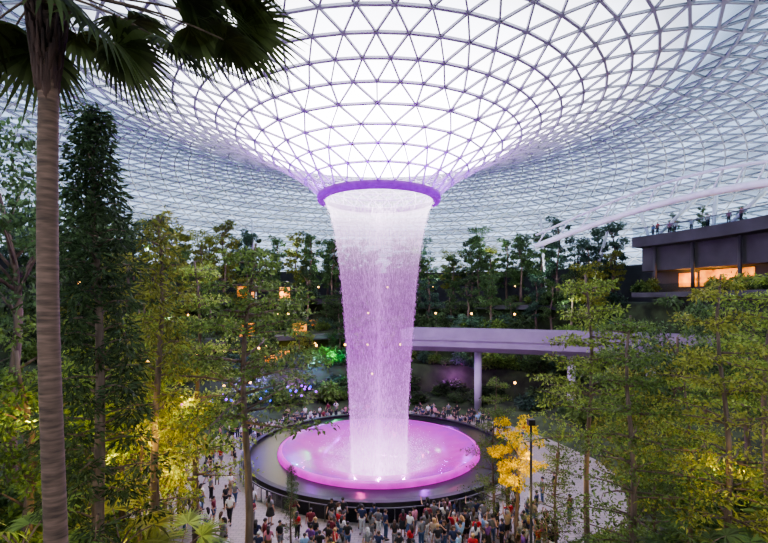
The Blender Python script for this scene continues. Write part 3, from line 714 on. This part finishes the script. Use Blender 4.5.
    PM[nm]=dict(body=body,shirt=MB().add(V1,F1).mesh('shirt',CLOTH),trousers=MB().add(V2,F2).mesh('trousers',CLOTH),shorts=MB().add(V2s,F2s).mesh('shorts',CLOTH),
        skirt=MB().tube([(0,0,.56),(0,0,.75),(0,0,.95),(0,0,1.05)],[.26,.22,.165,.14],14).mesh('skirt',CLOTH),shoes=shoes,short=hs.mesh('hair',HAIR),long=hl.mesh('hair',HAIR),far=far.mesh('distant_person',[SKIN,CLOTH,DARKCLOTH,DARKHAIR]))
SH={'white':(.55,.55,.55),'black':(.016,.016,.018),'red':(.36,.015,.02),'navy':(.015,.022,.07),'pale-blue':(.19,.3,.45),'grey':(.15,.15,.16),'pink':(.45,.17,.24),'yellow':(.5,.36,.04),'green':(.04,.16,.05),'orange':(.42,.12,.02),'teal':(.02,.16,.18),'maroon':(.13,.015,.028),'beige':(.32,.25,.17),'purple':(.12,.04,.21)}
SHW=['white']*5+['black']*13+['red']*3+['navy']*7+['pale-blue']*2+['grey']*7+['pink','yellow','green','teal','maroon','maroon','beige','purple']
SHF=['white']*4+['black']*8+['navy']*5+['grey']*6+['maroon','beige','red','pale-blue','pink']
LG={'black':(.016,.016,.018),'denim':(.045,.085,.17),'grey':(.15,.15,.16),'khaki':(.25,.2,.12),'white':(.5,.5,.5),'brown':(.09,.055,.03)}
HC={'black':(.012,.01,.009),'brown':(.06,.03,.015),'grey':(.3,.3,.3),'fair':(.4,.25,.1)}
used=set(); places=[]
def free(x,y,d=.58): return all((x-a)**2+(y-b)**2>d*d for a,b in places)
def person(x,y,rz,where,grp,z=0):
    for _ in range(300):
        pose=RND.choices(list(POSES),[4,3,3,1.5,1.2,.6])[0]; sh=RND.choice(SHW); lt=RND.choices(['trousers','shorts','skirt'],[5,3,2])[0]; lc=RND.choices(list(LG),[5,4,2,1.2,.5,1])[0]; hr=RND.choice(['short','short','long']); hc=RND.choices(list(HC),[7,3,.7,.6])[0]
        if lt=='skirt': hr='long'
        key=(sh,lt,lc,hr,hc,pose,where)
        if key not in used: break
    used.add(key); m=PM[pose]
    o=link('person',m['body']); o.location=(x,y,z); o.rotation_euler.z=rz; s_=RND.uniform(.94,1.1); o.scale=(s_,s_,s_)
    link('shirt',m['shirt'],o,SH[sh]); link(lt,m[lt],o,LG[lc]); link('hair',m[hr],o,HC[hc])
    for s in m['shoes']: link('shoe',s,o,RND.choice([(.03,.03,.03),(.5,.5,.5),(.2,.12,.07)]))
    tag(o,'person with %s %s hair, %s top, %s %s, %s, %s'%(hr,hc,sh,lc,lt,pose,where),'person',grp); places.append((x,y)); return o
n=0;tries=0
cent=[(RND.uniform(-12,10.5),RND.uniform(23.5,28.4)) for _ in range(20)]
while n<120 and tries<16000:
    tries+=1
    if RND.random()<.8:
        c=RND.choice(cent); X=c[0]+RND.gauss(0,.75); Y=c[1]+RND.gauss(0,.75)
    else: X=RND.uniform(-13,11); Y=RND.uniform(23,32)
    r=math.hypot(X-AX,Y-AY)
    if r<12.15 or r>19.3 or not free(X,Y,.46): continue
    to=math.atan2(AX-X,AY-Y); rz=PI-to+RND.gauss(0,.5) if RND.random()<.62 else RND.random()*6.28
    person(X,Y,rz,'before the pool','crowd in front of the pool'); n+=1
n=0;tries=0
while n<46 and tries<6000:
    tries+=1; sd=-1 if RND.random()<.78 else 1; th=D(sd*RND.uniform(62,138)); r=RND.uniform(12.15,17); p=pol(r,th)
    if not free(p.x,p.y): continue
    to=math.atan2(AX-p.x,AY-p.y); person(p.x,p.y,PI-to+RND.gauss(0,.7),('left' if sd<0 else 'right')+' of pool','crowd beside the pool'); n+=1
n=0;tries=0
while n<118 and tries<9000:
    tries+=1; th=D(RND.uniform(-76,50)); r=12.15+4.5*RND.random()**1.5; p=pol(r,th)
    if not free(p.x,p.y,.4): continue
    pose=RND.choice(list(POSES)[:5]); sh=RND.choice(SHF); o=link('person',PM[pose]['far'],None,SH[sh]); o.location=(p.x,p.y,max(0,terr(p.x,p.y)-.02)); s_=RND.uniform(.92,1.08); o.scale=(s_,s_,s_)
    to=math.atan2(AX-p.x,AY-p.y); o.rotation_euler.z=PI-to+RND.gauss(0,.6); places.append((p.x,p.y))
    tag(o,'small distant person in %s top in the crowd behind the pool'%sh,'person','distant crowd behind the pool, %s tops'%sh); n+=1
th=62.0
for i in range(14):
    th+=RND.choice([.7,.9,1.1,2.0,3.0]); p=pol(37.8+RND.random()*1.6,D(th)); pose=RND.choice(list(POSES)[:5]); sh=RND.choice(['white','red','pale-blue','grey','pink','beige','black']); o=link('person',PM[pose]['far'],None,SH[sh]); o.location=(p.x,p.y,22.3); s_=RND.uniform(.88,1); o.scale=(s_,s_,s_)
    o.rotation_euler.z=PI-math.atan2(AX-p.x,AY-p.y)+RND.gauss(0,.5); tag(o,'small distant person in %s top at the upper terrace railing'%sh,'person','people on the upper terrace, %s tops'%sh)

# ------------------------------------------------------------------ lights
def pt(loc,col,e,size=.06,name='lamp'):
    l=bpy.data.lights.new(name,'POINT'); l.color=col; l.energy=e; l.shadow_soft_size=size; o=bpy.data.objects.new(name,l); C.objects.link(o); o.location=loc; return o
for i in range(8):
    a=2*PI*i/8+.2; pt(pol(6.4,a,2.5),(.5,.02,1) if i%2 else (1,.06,.40),110)
for i in range(12): pt(pol(7.6,2*PI*i/12,21.9),(.42,.01,1),1300)
for i in range(4): pt(pol(2.0,2*PI*i/4,1.2),(.95,.35,1),240)
for x,y,Y,e in[(512,482,23.9,230),(530,455,24.4,120),(172,470,22,500),(185,400,23.5,340),(110,455,19,300),(150,440,17,200),(130,510,19,220),(60,470,16,150),(215,430,29,340),(680,315,40,120),(700,300,36,260),(620,470,20,100),(560,475,22,110),(740,470,18,100),(690,430,22,140),(470,345,60,160),(280,350,66,600),(285,292,72,600),(715,470,15,80),(40,500,11.5,80),(30,420,17,180)]:
    pt(at(x,y,Y),(1,.68,.16),e)
for a in(68,73): pt(pol(40.0,D(a),17.2),(1,.45,.08),350)
for a,r,z in[(-60,30,12),(-45,37,18),(-30,30,12),(-15,37,19),(0,31,13),(15,37,19),(28,30,13),(40,38,20),(-52,44,22),(-22,44,24),(8,44,24),(26,44,24),(50,33,14)]: pt(pol(r,D(a),z),(.88,1,.86),700,.3)  # added neutral fill lights to brighten the back planting, no fixtures
for x,y,Y,c in[(240,383,58,(.2,.1,1)),(262,378,60,(.2,.1,1)),(215,385,56,(.45,.08,1)),(300,380,61,(.6,.08,1)),(334,352,64,(.1,1,.3)),(315,365,63,(.15,.3,1)),(450,372,62,(.6,.1,1)),(228,372,59,(.5,.05,1)),(250,392,56,(.15,.2,1))]: pt(at(x,y,Y),c,900)
# ------------------------------------------------------------------ world, camera
w=bpy.data.worlds.new('World'); S.world=w; w.use_nodes=True; n=w.node_tree.nodes; l=w.node_tree.links
bg=n['Background']; tc=n.new('ShaderNodeTexCoord'); nz=n.new('ShaderNodeTexNoise'); nz.inputs['Scale'].default_value=2.2; nz.inputs['Detail'].default_value=5
l.new(tc.outputs['Generated'],nz.inputs['Vector']); cr=n.new('ShaderNodeValToRGB'); cr.color_ramp.elements[0].position=.35; cr.color_ramp.elements[0].color=(.84,.87,.95,1); cr.color_ramp.elements[1].position=.65; cr.color_ramp.elements[1].color=(1,1,1,1)
l.new(nz.outputs['Fac'],cr.inputs[0]); l.new(cr.outputs[0],bg.inputs[0]); bg.inputs[1].default_value=12.5
try: S.view_settings.look='AgX - Medium High Contrast'
except Exception as ex: print(ex)
cd=bpy.data.cameras.new('Camera'); cam=bpy.data.objects.new('Camera',cd); C.objects.link(cam); cam.location=(0,0,CZ); cam.rotation_euler=(PI/2,0,0)
cd.sensor_width=36; cd.lens=F/768*36; cd.shift_y=(HY-271.5)/768; cd.clip_end=400
S.camera=cam
